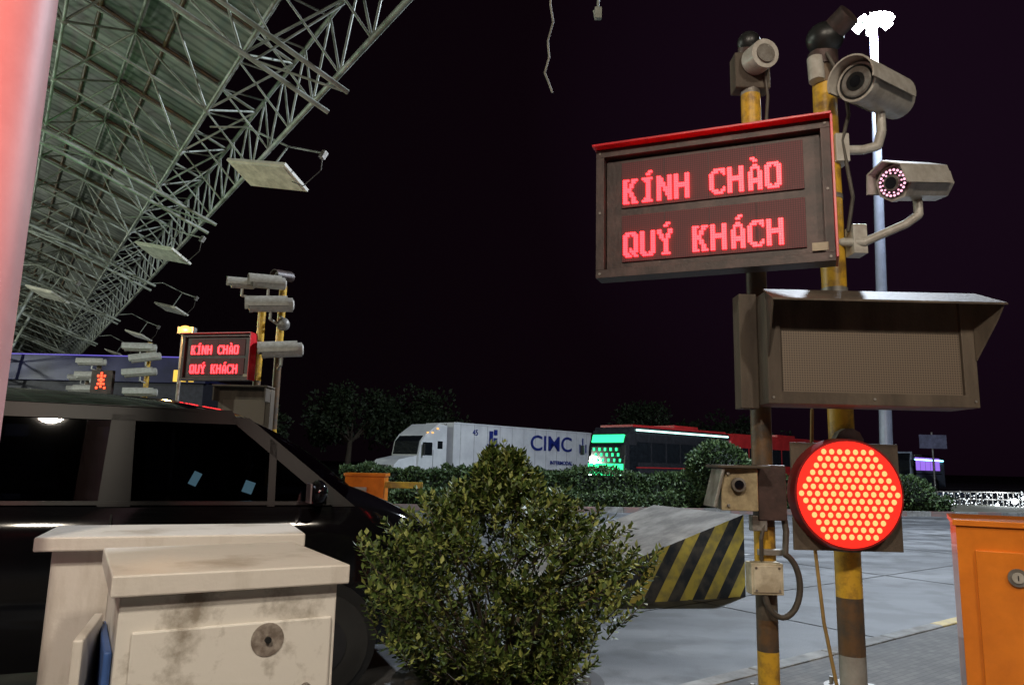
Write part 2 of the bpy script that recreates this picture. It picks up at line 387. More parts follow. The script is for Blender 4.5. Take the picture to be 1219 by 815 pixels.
b=MB('ground'); b.add([(-600,-200,-.02),(600,-200,-.02),(600,900,-.02),(-600,900,-.02)],[(0,1,2,3)],pm('dark_earth',(.05,.05,.045),.9,0,(.03,.03,.025),.3)); b.build(recalc=False)
M_asph=groundmat()
b=MB('road'); b.add([(-120,-60,0),(160,-60,0),(160,130,0),(-120,130,0)],[(0,1,2,3)],M_asph); b.build(recalc=False)
def pavmat():
    m,nt,bs=newmat('paving_blocks'); tc=nt.nodes.new('ShaderNodeTexCoord')
    br=nt.nodes.new('ShaderNodeTexBrick'); br.inputs['Scale'].default_value=5; br.inputs['Color1'].default_value=(.13,.125,.12,1); br.inputs['Color2'].default_value=(.2,.19,.18,1); br.inputs['Mortar'].default_value=(.06,.058,.055,1)
    br.inputs['Mortar Size'].default_value=.012
    n=nt.nodes.new('ShaderNodeTexNoise'); n.inputs['Scale'].default_value=3; n.inputs['Detail'].default_value=8; nt.links.new(tc.outputs['Object'],n.inputs['Vector'])
    mx=nt.nodes.new('ShaderNodeMixRGB'); mx.blend_type='MULTIPLY'; mx.inputs[0].default_value=.8; nt.links.new(br.outputs[0],mx.inputs[1]); nt.links.new(n.outputs['Fac'],mx.inputs[2])
    nt.links.new(tc.outputs['Object'],br.inputs['Vector']); nt.links.new(mx.outputs[0],bs.inputs['Base Color']); bs.inputs['Roughness'].default_value=.8
    return m
Mp=frame((1.82,5.88,0),(2.76,2.10))
b=MB('pavement')
b.box((0,-2.65,.055),(26,5.0,.13),pavmat()); b.build(Mp)
b=MB('kerb')
M_k1=pm('kerb_concrete',(.33,.33,.32),.8,0,(.16,.15,.14),4,detail=9); M_k2=pm('kerb_yellow_paint',(.6,.42,.03),.6,0,(.3,.2,.05),6)
for i in range(-13,13):
    b.box((i+.5,-.075,.06),(.992,.15,.145),M_k2 if i==3 else M_k1)
b.build(Mp,bevel=.015)
M_wp=pm('white_road_paint',(.45,.45,.45),.7,0,(.17,.17,.17),9,.38,.6)
b=MB('road_marking')
for k in range(8):
    b.box((-6+k*6,5.2,.0045),(3,.12,.003),M_wp)
b.build(Mp)
b=MB('road_joint'); M_j=pm('joint_tar',(.05,.05,.05),.6)
for k in range(6): b.box((2.5+k*4.5,3.3,.0045),(.025,6.4,.003),M_j)
b.box((8,2.4,.0045),(30,.025,.003),M_j); b.build(Mp)

# ================================================================== striped ramp block
def stripemat():
    m,nt,bs=newmat('hazard_stripes'); tc=nt.nodes.new('ShaderNodeTexCoord'); s=nt.nodes.new('ShaderNodeSeparateXYZ')
    nt.links.new(tc.outputs['Object'],s.inputs[0])
    a=nt.nodes.new('ShaderNodeMath'); a.operation='MULTIPLY'; a.inputs[1].default_value=.62; nt.links.new(s.outputs['Z'],a.inputs[0])
    n=nt.nodes.new('ShaderNodeTexNoise'); n.inputs['Scale'].default_value=6; n.inputs['Detail'].default_value=9; nt.links.new(tc.outputs['Object'],n.inputs['Vector'])
    d=nt.nodes.new('ShaderNodeMath'); d.operation='SUBTRACT'; nt.links.new(s.outputs['X'],d.inputs[0]); nt.links.new(a.outputs[0],d.inputs[1])
    e=nt.nodes.new('ShaderNodeMath'); e.operation='DIVIDE'; e.inputs[1].default_value=.36; nt.links.new(d.outputs[0],e.inputs[0])
    f=nt.nodes.new('ShaderNodeMath'); f.operation='FRACT'; nt.links.new(e.outputs[0],f.inputs[0])
    g=nt.nodes.new('ShaderNodeMath'); g.operation='GREATER_THAN'; g.inputs[1].default_value=.50; nt.links.new(f.outputs[0],g.inputs[0])
    mx=nt.nodes.new('ShaderNodeMixRGB'); mx.inputs[1].default_value=(.035,.045,.06,1); mx.inputs[2].default_value=(.72,.62,.13,1); nt.links.new(g.outputs[0],mx.inputs[0])
    r=nt.nodes.new('ShaderNodeValToRGB'); r.color_ramp.elements[0].position=.36; r.color_ramp.elements[0].color=(.9,.9,.9,1); r.color_ramp.elements[1].position=.56; r.color_ramp.elements[1].color=(0,0,0,1)
    nt.links.new(n.outputs['Fac'],r.inputs[0])
    inv=nt.nodes.new('ShaderNodeMath'); inv.operation='MULTIPLY'; inv.inputs[1].default_value=.6; nt.links.new(r.outputs[0],inv.inputs[0])
    m2=nt.nodes.new('ShaderNodeMixRGB'); nt.links.new(inv.outputs[0],m2.inputs[0]); nt.links.new(mx.outputs[0],m2.inputs[1]); m2.inputs[2].default_value=(.17,.16,.14,1)
    nt.links.new(m2.outputs[0],bs.inputs['Base Color']); bs.inputs['Roughness'].default_value=.7
    return m
M_str=stripemat(); M_rtop=pm('worn_concrete',(.32,.29,.26),.8,0,(.15,.13,.115),2.5,bump=.3,detail=10)
Mr=frame((.95,8.94,0),(2.05,.82)); L=2.25; DP=2.1
b=MB('concrete_ramp_barrier')
F=[(-.5,0,0),(L,0,0),(L,0,1.02),(-.5,0,.14)]; K=[(x,DP,z) for x,y,z in F]
b.add(F,[(0,1,2,3)],M_str); b.add(K,[(3,2,1,0)],M_rtop); b.add([F[3],F[2],K[2],K[3]],[(0,1,2,3)],M_rtop)
b.add([F[1],K[1],K[2],F[2]],[(0,1,2,3)],M_str); b.add([F[0],F[3],K[3],K[0]],[(0,1,2,3)],M_str)
b.build(Mr,bevel=.02)

# ================================================================== foliage
def leaf(b,p,d,up,l,w,mat):
    s=d.cross(up)
    if s.length<1e-4: s=d.orthogonal()
    s.normalize(); n=s.cross(d)
    b.add([p,p+d*l*.5+s*w-n*w*.3,p+d*l,p+d*l*.5-s*w-n*w*.3],[(0,1,2,3)],mat)
def rv():
    return Vector((random.gauss(0,1),random.gauss(0,1),random.gauss(0,1))).normalized()
M_leafN=leafmat('shrub_leaves',(.025,.045,.010),(.080,.12,.025),(.24,.26,.07),.5,.25)
M_leafH=leafmat('hedge_leaves',(.02,.045,.015),(.05,.09,.03),(.10,.15,.05),.55)
M_leafF=leafmat('tree_leaves',(.010,.018,.008),(.022,.034,.015),(.04,.055,.025),.6,.3)
M_bark=pm('bark',(.09,.065,.045),.9,0,(.04,.03,.02),14,bump=.5)
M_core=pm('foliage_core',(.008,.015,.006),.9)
b=MB('potted_shrub'); C=Vector((-.03,3.62,0))
M_pot=pm('dark_planter',(.045,.04,.038),.6,0,(.02,.02,.02),6)
b.tube((C.x,C.y,.12),(C.x,C.y,.55),.34,M_pot,40,r2=.46); b.tube((C.x,C.y,.55),(C.x,C.y,.62),.49,M_pot,40)
b.tube((C.x,C.y,.60),(C.x,C.y,.625),.43,pm('soil',(.05,.035,.02),.9),30)
def crownr(z):
    P=[(.60,.24),(.7,.40),(.85,.52),(1.0,.60),(1.15,.62),(1.27,.58),(1.37,.48),(1.45,.34),(1.52,.20),(1.60,.12),(1.72,.05)]
    for (a,r),(c,q) in zip(P,P[1:]):
        if a<=z<=c: return r+(q-r)*(z-a)/(c-a)
    return .05
tips=[]
for i in range(860):
    z=.66+1.02*random.random()**1.0
    an=random.random()*2*math.pi
    rr=crownr(z)*(.30+.70*random.random()**.40)*(1+.5*noise.noise(Vector((math.cos(an)*2.3,math.sin(an)*2.3,z*5.0))))
    tips.append(Vector((C.x+rr*math.cos(an),C.y+rr*math.sin(an),z)))
for k,(x,y,z) in enumerate([(.02,0,1.70),(.05,.0,1.62),(-.38,-.05,1.47),(-.30,0,1.42),(.26,0,1.47),(-.60,-.1,1.26),(.55,0,1.22),(.64,-.05,1.10),(.0,.05,1.66),(.72,0,1.16),(-.66,0,1.2),(-.45,-.1,1.38),(.40,-.1,1.36),(-.12,0,1.58),(.14,0,1.56)]):
    for q in range(4): tips.append(C+Vector((x*(1-.04*q)+random.uniform(-.04,.04),y+random.uniform(-.04,.04),z-q*.06)))
for k,tip in enumerate(tips):
    base=Vector((C.x+(tip.x-C.x)*.45,C.y+(tip.y-C.y)*.45,max(.6,tip.z-.18-.12*random.random())))
    d=(tip-base).normalized(); d=(d+Vector((0,0,.2))+rv()*.45).normalized()
    st=tip-d*.15
    if k%6==0: b.tube(base,st,.005,M_bark,5,r2=.003,caps=False)
    b.tube(st,tip,.0025,M_bark,4,r2=.0015,caps=False)
    for j in range(22):
        t=j/21; p=st+(tip-st)*t
        a=j*2.4; o=d.orthogonal().normalized(); o2=d.cross(o)
        ld=(o*math.cos(a)+o2*math.sin(a)+d*(.4+.6*t)+rv()*.35).normalized()
        leaf(b,p,ld,(Vector((0,0,1))+rv()*.5),random.uniform(.028,.050),random.uniform(.008,.014),M_leafN)
for a in range(12):
    an=a*.55; q=Vector((C.x+.30*math.cos(an),C.y+.30*math.sin(an),1.0)); b.tube((C.x+.04*math.cos(an),C.y+.04*math.sin(an),.6),q,.016,M_bark,7,r2=.008)
b.build(recalc=False)

def hedge(name,Mx,L,Wd,H,n,lf):
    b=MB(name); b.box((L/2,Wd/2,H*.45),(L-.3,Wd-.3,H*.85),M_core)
    for i in range(n):
        x=random.random()*L; hh=H*(1+.26*noise.noise(Vector((x*.7,0,H))) +.16*noise.noise(Vector((x*3,2,H))))
        if random.random()<.5: p=Vector((x,random.random()*Wd,hh-random.random()**2*.2))
        else: p=Vector((x,random.random()**2*.25+.12*noise.noise(Vector((x*2,5,0))),random.random()*hh))
        leaf(b,p,(rv()+Vector((0,-.4,.5))).normalized(),rv(),lf*random.uniform(.7,1.3),lf*.3,M_leafH)
    return b.build(Mx,recalc=False)
hedge('hedge',frame((-7,31,.1),(1,.16)),26,2.2,1.22,14000,.17)
hedge('hedge',frame((-6,26.0,.1),(1,.16)),24,1.2,.50,8000,.14)
b=MB('median'); b.box((11,2.9,.06),(40,7.6,.13),pm('median_soil',(.13,.12,.09),.9,0,(.06,.06,.04),2))
M_kr=pm('kerb_faded_red',(.30,.16,.14),.7,0,(.2,.17,.16),5)
for i in range(-9,31): b.box((i+.5,-.99,.085),(.985,.18,.19),M_k1 if i%2 else M_kr)
b.build(frame((-6,26.0,0),(1,.16)))
def ballbush(name,c,r,n,lf,m=M_leafH):
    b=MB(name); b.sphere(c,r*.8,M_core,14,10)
    c=Vector(c)
    for i in range(n):
        d=rv(); q=r*(.86+.14*random.random()+.14*noise.noise(d*2.5))
        leaf(b,c+Vector((d.x*q,d.y*q,d.z*q*.85)),(d+rv()*.7).normalized(),rv(),lf*random.uniform(.7,1.3),lf*.3,m)
    b.tube((c.x,c.y,.1),c,.08,M_bark,8)
    return b.build(recalc=False)
ballbush('round_bush',(7.9,28.3,1.6),1.15,3500,.15)
ballbush('round_bush',(15.6,29.2,.75),.8,1500,.15)
ballbush('round_bush',(14.2,28.9,.65),.65,1200,.15)
def tree(name,x,y,H,R,n=3800,lf=.36):
    b=MB(name)
    b.tube((x,y,0),(x+.2,y,H*.45),.28,M_bark,10,r2=.18)
    cl=[]
    for i in range(18):
        an=random.random()*6.28; rr=R*math.sqrt(random.random())*.8; zz=H*(.40+.46*random.random()*(1-rr/R*.5))
        c=Vector((x+rr*math.cos(an),y+rr*math.sin(an)*.8,zz)); cl.append((c,R*random.uniform(.20,.38)))
        b.tube((x+.2,y,H*.35),c,.1,M_bark,6,r2=.03,caps=False)
    for i in range(n):
        c,r=random.choice(cl); d=rv(); p=c+d*r*(.45+.65*random.random()); leaf(b,p,(d+rv()).normalized(),rv(),lf*random.uniform(.6,1.3),lf*.32,M_leafF)
    return b.build(recalc=False)
tree('tree',-13.0,60,8.6,4.2); tree('tree',-9.3,62,9.4,4.6); tree('tree',-6.0,64,6.6,3.2,2200)
tree('tree',12.6,70,9.2,3.4,3000); tree('tree',18.5,76,7.4,2.8,2200); tree('tree',22.5,76,8.4,3.4,2600); tree('tree',27,78,7.2,3.0,2200)
tree('tree',-18,52,6.2,3.0,2600); tree('tree',3,78,6.0,3.0,2000)

# ================================================================== truck
M_truckw=pm('white_truck_paint',(.82,.83,.85),.4,0,(.66,.67,.70),.8)
M_tblue=pm('blue_lettering',(.02,.04,.30),.5)
M_tyre=pm('tyre_rubber',(.02,.02,.02),.85); M_rim=pm('steel_rim',(.4,.4,.42),.35,.8)
M_win=pm('dark_window',(.015,.018,.022),.08,coat=1)
M_chas=pm('chassis_black',(.03,.03,.03),.7)
def wheel(b,x,y,r,w=.28,rim=None):
    b.tube((x,y,r),(x,y+w,r),r,M_tyre,24); b.tube((x,y-.01,r),(x,y+w+.01,r),r*.55,rim or M_rim,18); b.tube((x,y-.03,r),(x,y,r),r*.16,M_chas,10)
Mt=frame((-3.4,45,0),(9.6,11))
b=MB('container_truck')
b.box((7.2,1.25,2.62),(14.4,2.5,2.74),M_truckw)
for i in range(12): b.box((.6+i*1.2,-.006,2.62),(.03,.012,2.6),pm('panel_seam',(.5,.5,.52),.5))
for z in(1.28,3.96): b.box((7.2,-.02,z),(14.42,.06,.1),M_truckw)
b.box((7.2,1.25,1.1),(14,1.0,.28),M_chas); b.box((5,.2,.8),(4,.08,.5),M_chas)
for x in(10.2,11.5,12.8): wheel(b,x,0,.5); wheel(b,x,2.2,.5)
def sect(pts,m,y0=.05,y1=2.45): b.prism(pts,lambda x,z:(x,y0,z),lambda x,z:(x,y1,z),m)
sect([(-.5,.9),(-.5,3.75),(-1.2,3.85),(-2.2,3.2),(-2.55,2.75),(-2.7,1.95),(-2.7,.9)],M_truckw)
sect([(-2.7,.7),(-2.7,1.95),(-4.0,1.7),(-4.35,1.4),(-4.4,.6)],M_truckw,.25,2.25)
sect([(-2.2,3.12),(-2.54,2.76),(-2.70,2.02),(-2.74,2.02),(-2.60,2.78),(-2.24,3.14)],M_win,.2,2.3)
b.box((-2.05,.04,2.35),(.75,.03,.75),M_win); b.box((-1.05,.04,2.6),(.4,.03,.45),M_win)
b.box((-1.6,.035,1.5),(.02,.02,1.6),M_chas); b.box((-2.5,-.15,2.3),(.1,.12,.7),M_chas)
b.box((-1.5,1.25,.75),(5.4,1.0,.3),M_chas); b.tube((-.9,.0,.85),(.2,.0,.85),.33,M_rim,20)
wheel(b,-3.4,.1,.5); wheel(b,.9,0,.5); wheel(b,-.05,0,.5)
b.box((-4.42,1.25,1.1),(.04,1.2,.6),M_rim); b.box((-4.38,.5,1.0),(.06,.3,.2),em('headlight_glow',(1,.9,.7),3))
b.tube((-.42,.3,.9),(-.42,.3,3.9),.08,M_rim,10)
for x in (-2.1,-1.7,-1.3): b.box((x,.02,3.55 if x>-1.5 else 3.3),(.12,.06,.06),em('marker_lamp',(1,.45,.08),2))
tr=b.build(Mt,bevel=.03)
text('side_lettering','CIMC',1.45,M_tblue,Mt@Matrix.Translation((7.2,-.06,2.55)),tr,.01,1.35,.012)
text('side_small_lettering','INTERMODAL',.38,M_tblue,Mt@Matrix.Translation((9.4,-.06,1.6)),tr,.01,1.1,.005)
text('container_number','45',.5,M_tblue,Mt@Matrix.Translation((1.6,-.06,3.3)),tr,.01)
bb=MB('logo')
for dx,dz,w,h in((0,0,.34,.34),(.42,0,.34,.5),(0,.42,.34,.5),(.42,.6,.34,.34),(0,-.2,.76,.08)): bb.box((3.3+dx,-.06,2.95+dz),(w,.01,h),M_tblue)
bb.build(Mt,parent=tr)
bb=MB('side_symbol')
for x,z,w,h in((13.3,2.95,.14,1.2),(12.95,2.8,.14,.6),(13.7,2.8,.14,.6)): bb.box((x,-.06,z),(w,.01,h),M_tblue)
bb.build(Mt,parent=tr)

# ================================================================== buses
def bus(name,o,xd,L,body,roofc,H=3.55,front=None,strip=None,inner=None,W=2.5,ledw=None):
    b=MB(name)
    prof=[(.15,.35),(0,.6),(0,1.5),(.12,2.6),(.35,3.3),(.7,H),(L-.3,H),(L,H-.25),(L,.4)]
    b.prism([p for p in prof],lambda x,z:(x,0,z),lambda x,z:(x,W,z),body)
    b.box((L/2+.3,W/2,H+.06),(L-1.2,W-.3,.14),roofc); b.box((L*.6,W/2,H+.2),(2.4,W-.8,.2),roofc)
    b.prism([(.02,1.45),(.13,2.6),(.30,3.15),(.26,3.17),(.06,2.6),(-.03,1.45)],lambda x,z:(x,.12,z),lambda x,z:(x,W-.12,z),M_win)
    if front:
        b.box((-.03,W/2,1.25),(.08,W-.2,.95),front); b.box((.2,W/2,3.02),(.1,W-.4,.42),front,Matrix.Rotation(math.radians(18),3,'Y'))
        for k in range(16): b.box((.0,.3+.125*k,1.9+.28*(k*7%3)),(.06,.10,.16),front)
        for y in(.35,W-.35): b.tube((-.07,y,1.0),(-.11,y,1.0),.2,em('bus_headlamp',(.7,1,.85),8),16)
    n=int((L-1.2)/1.35)
    for i in range(n):
        b.box((1.0+i*1.35+.62,-.008,2.35),(1.22,.016,1.05),inner or M_win)
    b.box((.75,-.01,1.6),(.7,.02,2.2),M_win)
    b.box((L/2,-.012,1.55),(L-1.9,.02,.06),roofc); b.box((L/2,-.012,.95),(L-3,.02,.03),M_chas)
    if strip: b.box((L/2+.3,-.04,H-.16),(L-1.3,.05,.09),strip)
    for x in(2.4,L-2.6):
        b.tube((x,-.005,.5),(x,.3,.5),.62,M_chas,24); wheel(b,x,-.03,.5)
    b.box((-.25,-.15,2.4),(.12,.2,.5),M_chas); b.box((-.25,W+.15,2.4),(.12,.2,.5),M_chas)
    return b.build(frame(o,xd),bevel=.06)
M_red=pm('red_bus_paint',(.50,.03,.03),.3,0,(.35,.02,.02),2,coat=.5)
M_busbk=pm('black_bus_paint',(.03,.03,.035),.25,coat=.6)
M_greenl=em('green_led_glow',(.03,1,.30),2.2); M_whitel=em('white_led_strip',(.55,1,.9),3)
bus('coach_bus',(5.9,38.3,0),(7.0,6.6),10.4,M_busbk,M_red,3.65,M_greenl,M_whitel)
bus('coach_bus',(13.2,45,0),(9.5,8.5),13,M_red,M_red,3.6,None,None)
M_dim=em('purple_lit_window',(.40,.2,1),.9); M_bl=em('blue_led_strip',(.25,.75,1),7)
bus('coach_bus',(32.5,60.5,0),(9,9),9,pm('silver_bus_paint',(.35,.4,.5),.35),M_busbk,2.85,None,M_bl,M_dim)

# ================================================================== street lamp
M_lpole=pm('pale_steel_pole',(.58,.63,.80),.4,.2,(.46,.50,.64),3)
b=MB('street_lamp')
b.tube((11.05,22,0),(11.5,22,16.0),.19,M_lpole,20,r2=.11); b.tube((11.05,22,0),(11.05,22,.3),.35,M_grey,16)
b.tube((11.5,22,15.95),(11.5,22,16.1),.3,M_grey,24)
M_lampE=em('lamp_led_panel',(.72,1,.93),60)
for i in range(6):
    a=i*math.pi/3+.2; c=Vector((11.5+.48*math.cos(a),22+.48*math.sin(a),16.02))
    R=Matrix.Rotation(a,3,'Z')@Matrix.Rotation(math.radians(38),3,'Y')
    b.box(c,(.30,.30,.12),M_grey,R); b.box(c-(R@Vector((0,0,.07))),(.26,.26,.02),M_lampE,R)
    b.tube((11.5,22,16.0),c,.03,M_grey,6)
b.build()
light('POINT','street_lamp_light',(11.5,21.6,15.4),25000,(.78,.88,1.0),.5)

# ================================================================== canopy
E0=Vector((-1.76,10.9,0)); DT=Vector((-.569,.822,0)); NI=Vector((-.822,-.569,0))
M_truss=pm('painted_steel_truss',(.40,.42,.38),.5,.2,(.18,.19,.15),1.5)
def cz(o): return 9.0+3.4*math.sin(math.pi*min(max(o,0),27)/27)
def CP(t,o,dz=0): return E0+DT*t+NI*o+Vector((0,0,cz(o)+dz))
def roofmat():
    m,nt,bs=newmat('corrugated_roof'); tc=nt.nodes.new('ShaderNodeTexCoord'); mp=nt.nodes.new('ShaderNodeMapping')
    mp.inputs['Rotation'].default_value=(0,0,math.radians(-124.7)); nt.links.new(tc.outputs['Object'],mp.inputs[0])
    w=nt.nodes.new('ShaderNodeTexWave'); w.inputs['Scale'].default_value=.9; w.bands_direction='X'; nt.links.new(mp.outputs[0],w.inputs['Vector'])
    n=nt.nodes.new('ShaderNodeTexNoise'); n.inputs['Scale'].default_value=.8; n.inputs['Detail'].default_value=7; nt.links.new(mp.outputs[0],n.inputs['Vector'])
    r=nt.nodes.new('ShaderNodeValToRGB'); r.color_ramp.elements[0].color=(.08,.085,.08,1); r.color_ramp.elements[1].color=(.24,.25,.22,1)
    r.color_ramp.elements[0].position=.3; r.color_ramp.elements[1].position=.65; nt.links.new(n.outputs['Fac'],r.inputs[0])
    r2=nt.nodes.new('ShaderNodeValToRGB'); r2.color_ramp.elements[0].color=(.5,.5,.5,1); r2.color_ramp.elements[1].position=.5; nt.links.new(w.outputs['Color'],r2.inputs[0])
    mx=nt.nodes.new('ShaderNodeMixRGB'); mx.blend_type='MULTIPLY'; mx.inputs[0].default_value=1; nt.links.new(r.outputs[0],mx.inputs[1]); nt.links.new(r2.outputs[0],mx.inputs[2])
    nt.links.new(mx.outputs[0],bs.inputs['Base Color']); bs.inputs['Roughness'].default_value=.6
    return m
b=MB('toll_canopy')
T0,T1=-21,84; st=3.0; NT=int((T1-T0)/st); NO=9
ro=[0.9+i*(26/16) for i in range(17)]
b.grid([[CP(T0+i*7,o,1.75) for o in ro] for i in range(16)],roofmat(),False)
b.grid([[CP(T0+i*7,o,1.85) for o in ro] for i in range(16)],M_truss,False)
for i in range(NT+1):
    t=T0+i*st
    for j in range(NO):
        o=j*st
        b.tube(CP(t,o,1.6),CP(t,o+st,1.6),.04,M_truss,5,caps=False)
        if i<NT:
            b.tube(CP(t,o,1.6),CP(t+st,o,1.6),.04,M_truss,5,caps=False)
            m=CP(t+st/2,o+st/2,0)
            for q in((t,o),(t+st,o),(t,o+st),(t+st,o+st)): b.tube(m,CP(q[0],q[1],1.6),.03,M_truss,5,caps=False)
            if j<NO-1: b.tube(m,CP(t+st/2,o+st*1.5,0),.035,M_truss,5,caps=False)
            if i<NT-1: b.tube(m,CP(t+st*1.5,o+st/2,0),.045,M_truss,5,caps=False)
            b.sphere(m,.09,M_truss,6,4)
for k in range(19):
    o=.9+k*1.44; b.tube(CP(T0,o,1.70),CP(T1,o,1.70),.05,M_darkband,5,caps=False)
for k in range(36):
    t=T0+k*3
    for o0 in range(1,26,3): b.tube(CP(t,o0,1.70),CP(t,o0+3,1.70),.05,M_darkband,5,caps=False)
for i in range(int((T1-T0)/1.5)):
    t=T0+i*1.5
    a,c=(CP(t,0,0),CP(t+.75,0,1.6)); d=CP(t+1.5,0,0)
    b.tube(a,c,.028,M_truss,5,caps=False); b.tube(c,d,.028,M_truss,5,caps=False)
    b.tube(a,CP(t,1.2,.75),.025,M_truss,5,caps=False); b.tube(CP(t,1.2,.75),c,.025,M_truss,5,caps=False)
b.tube(CP(T0,0,0),CP(T1,0,0),.06,M_truss,8); b.tube(CP(T0,0,1.6),CP(T1,0,1.6),.05,M_truss,8); b.tube(CP(T0,1.2,.75),CP(T1,1.2,.75),.04,M_truss,6)
for i in range(0,11):
    t=T0+4+i*10
    for dt in(-.5,.5):
        pts=[CP(t+dt,o,-.6) for o in range(0,28,3)]
        for a,c in zip(pts,pts[1:]): b.tube(a,c,.05,M_truss,6,caps=False)
    for o in range(0,27,3):
        b.tube(CP(t-.5,o,-.6),CP(t+.5,o+1.5,-.6),.025,M_truss,5,caps=False); b.tube(CP(t,o,1.5),CP(t+.5,o+1.5,-.6),.025,M_truss,5,caps=False); b.tube(CP(t,o+3,1.5),CP(t-.5,o+1.5,-.6),.025,M_truss,5,caps=False)
can=b.build(recalc=False)
# splayed tree-like lattice columns carrying the canopy
for t in (32,46,62):
    b=MB('lattice_column')
    base=E0+DT*t+NI*8
    for dx,dy in((-.6,-.6),(.6,-.6),(.6,.6),(-.6,.6)):
        b.tube(base+Vector((dx,dy,0)),base+Vector((dx*5.5,dy*5.5,11)),.09,M_truss,8)
    for k in range(9):
        z=k*1.22; s0=.6+2.7*z/11; s1=.6+2.7*(z+1.22)/11
        cs=[(-1,-1),(1,-1),(1,1),(-1,1)]
        for q in range(4):
            a=cs[q]; c=cs[(q+1)%4]
            b.tube(base+Vector((a[0]*s0,a[1]*s0,z)),base+Vector((c[0]*s1,c[1]*s1,z+1.22)),.045,M_truss,5); b.tube(base+Vector((a[0]*s1,a[1]*s1,z+1.22)),base+Vector((c[0]*s1,c[1]*s1,z+1.22)),.04,M_truss,5)
    b.build()

M_fl=pm('floodlight_casing',(.72,.68,.60),.5,.0,(.55,.52,.46),2)
M_flc=pm('prismatic_cover',(.75,.72,.62),.3)
def flood(loc,ang,w=1.9,d=.75):
    b=MB('eave_floodlight'); b.box((0,0,0),(w,d,.07),M_fl); b.box((0,0,-.05),(w*.92,d*.86,.03),M_flc)
    b.box((0,0,.08),(w*.5,.18,.1),M_grey)
    b.path([(0,0,.1),(.1,.0,.9),(1.2,.1,.85)],.025,M_truss,6); b.path([(1.2,.1,.85),(1.45,.1,.35),(1.2,.1,-.15),(.85,.05,-.1)],.012,M_cable,6)
    b.path([(.1,0,.9),(-1.0,-.5,1.0),(-1.6,-.9,.6)],.025,M_truss,6)
    b.box((1.25,.1,.8),(.12,.12,.2),M_grey)
    return b.build(Matrix.Translation(loc)@Matrix.Rotation(math.radians(ang),4,'Z')@Matrix.Rotation(math.radians(-20),4,'X')@Matrix.Rotation(math.radians(14),4,'Y'))
flood((-6.0,17,8.35),-22,1.95,.95); flood((-11.75,24,8.3),-22,1.9,.9); flood((-16.0,34,8.4),-30,1.9); flood((-19.3,30,8.1),-22,1.9,.9); flood((-21.5,42,8.4),-30); flood((-27,50,8.4),-30)

b=MB('hanging_cable'); b.path([(.38,7.8,9.0),(.36,7.9,6.9),(.40,8,6.75),(.34,8,6.5),(.36,8,6.3),(.31,8,6.1),(.35,8,6.0),(.40,8,5.86)],.012,pm('frayed_cable',(.35,.33,.28),.7),6); b.build()
b=MB('hanging_bracket'); b.path([(.93,7.6,9.0),(.93,8,7.0),(.93,8,6.85)],.015,M_truss,6); b.box((.93,8,6.87),(.08,.06,.14),M_truss); b.path([(.9,8,6.8),(.88,8,6.9)],.012,M_truss,6); b.build()

M_lampW=em('added_lamp_cover',(1,.88,.72),6)
def added_downlight(x,y,z,P,col=(1,.88,.72)):
    b=MB('added_canopy_lamp'); b.box((x,y,z+.12),(.6,.6,.12),M_grey); b.box((x,y,z+.045),(.5,.5,.03),M_lampW); b.tube((x,y,z+.18),(x,y,z+2),.025,M_truss,6); o=b.build()
    light('POINT','added_lamp_light',(x,y,z-.15),P,col,.25,parent=o)
added_downlight(-1.2,-2.6,6.4,1350); added_downlight(3.2,-1.8,6.4,700)
added_downlight(-13,8,7.0,1500,(.93,1,.86)); added_downlight(-24,22,7.0,2200,(.93,1,.86)); added_downlight(-36,38,7.0,3400,(.93,1,.86))
b=MB('added_signal_lamp'); b.box((-13,17,5.6),(.5,.3,.5),M_black); b.tube((-13,17.15,5.6),(-13,17.17,5.6),.18,em('added_green_lamp',(.1,1,.35),6),20); b.tube((-13,17,0),(-13,17,5.4),.07,M_yellow,10); o=b.build()  # unseen green lamp, added to tint the canopy underside
light('POINT','added_green_light',(-13,17.4,5.8),190,(.15,1,.35),.15,parent=o)

# ================================================================== left red-lit column
b=MB('canopy_column'); M_pink=pm('column_paint_red_lit',(.55,.33,.32),.5,0,(.42,.20,.20),1.4,.3,.7,bump=.05,detail=8,spec=.2)  # red light on the white column is mixed into this pink base colour
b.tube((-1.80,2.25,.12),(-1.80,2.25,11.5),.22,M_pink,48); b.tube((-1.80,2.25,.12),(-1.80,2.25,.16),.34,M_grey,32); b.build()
b=MB('added_signal_lamp'); b.box((-.95,-.55,2.9),(.4,.12,.4),M_black); b.tube((-.95,-.49,2.9),(-.95,-.48,2.9),.16,em('added_red_lamp',(1,.05,.05),6),24); b.tube((-.95,-.55,.12),(-.95,-.55,2.7),.05,M_yellow,12); o=b.build()  # unseen red lamp, added behind the camera to redden the column
light('SPOT','added_red_beam',(-1.05,-.3,2.9),420,(1,.12,.13),.12,target=(-1.8,2.25,3.0),parent=o,spot=56,blend=.6)

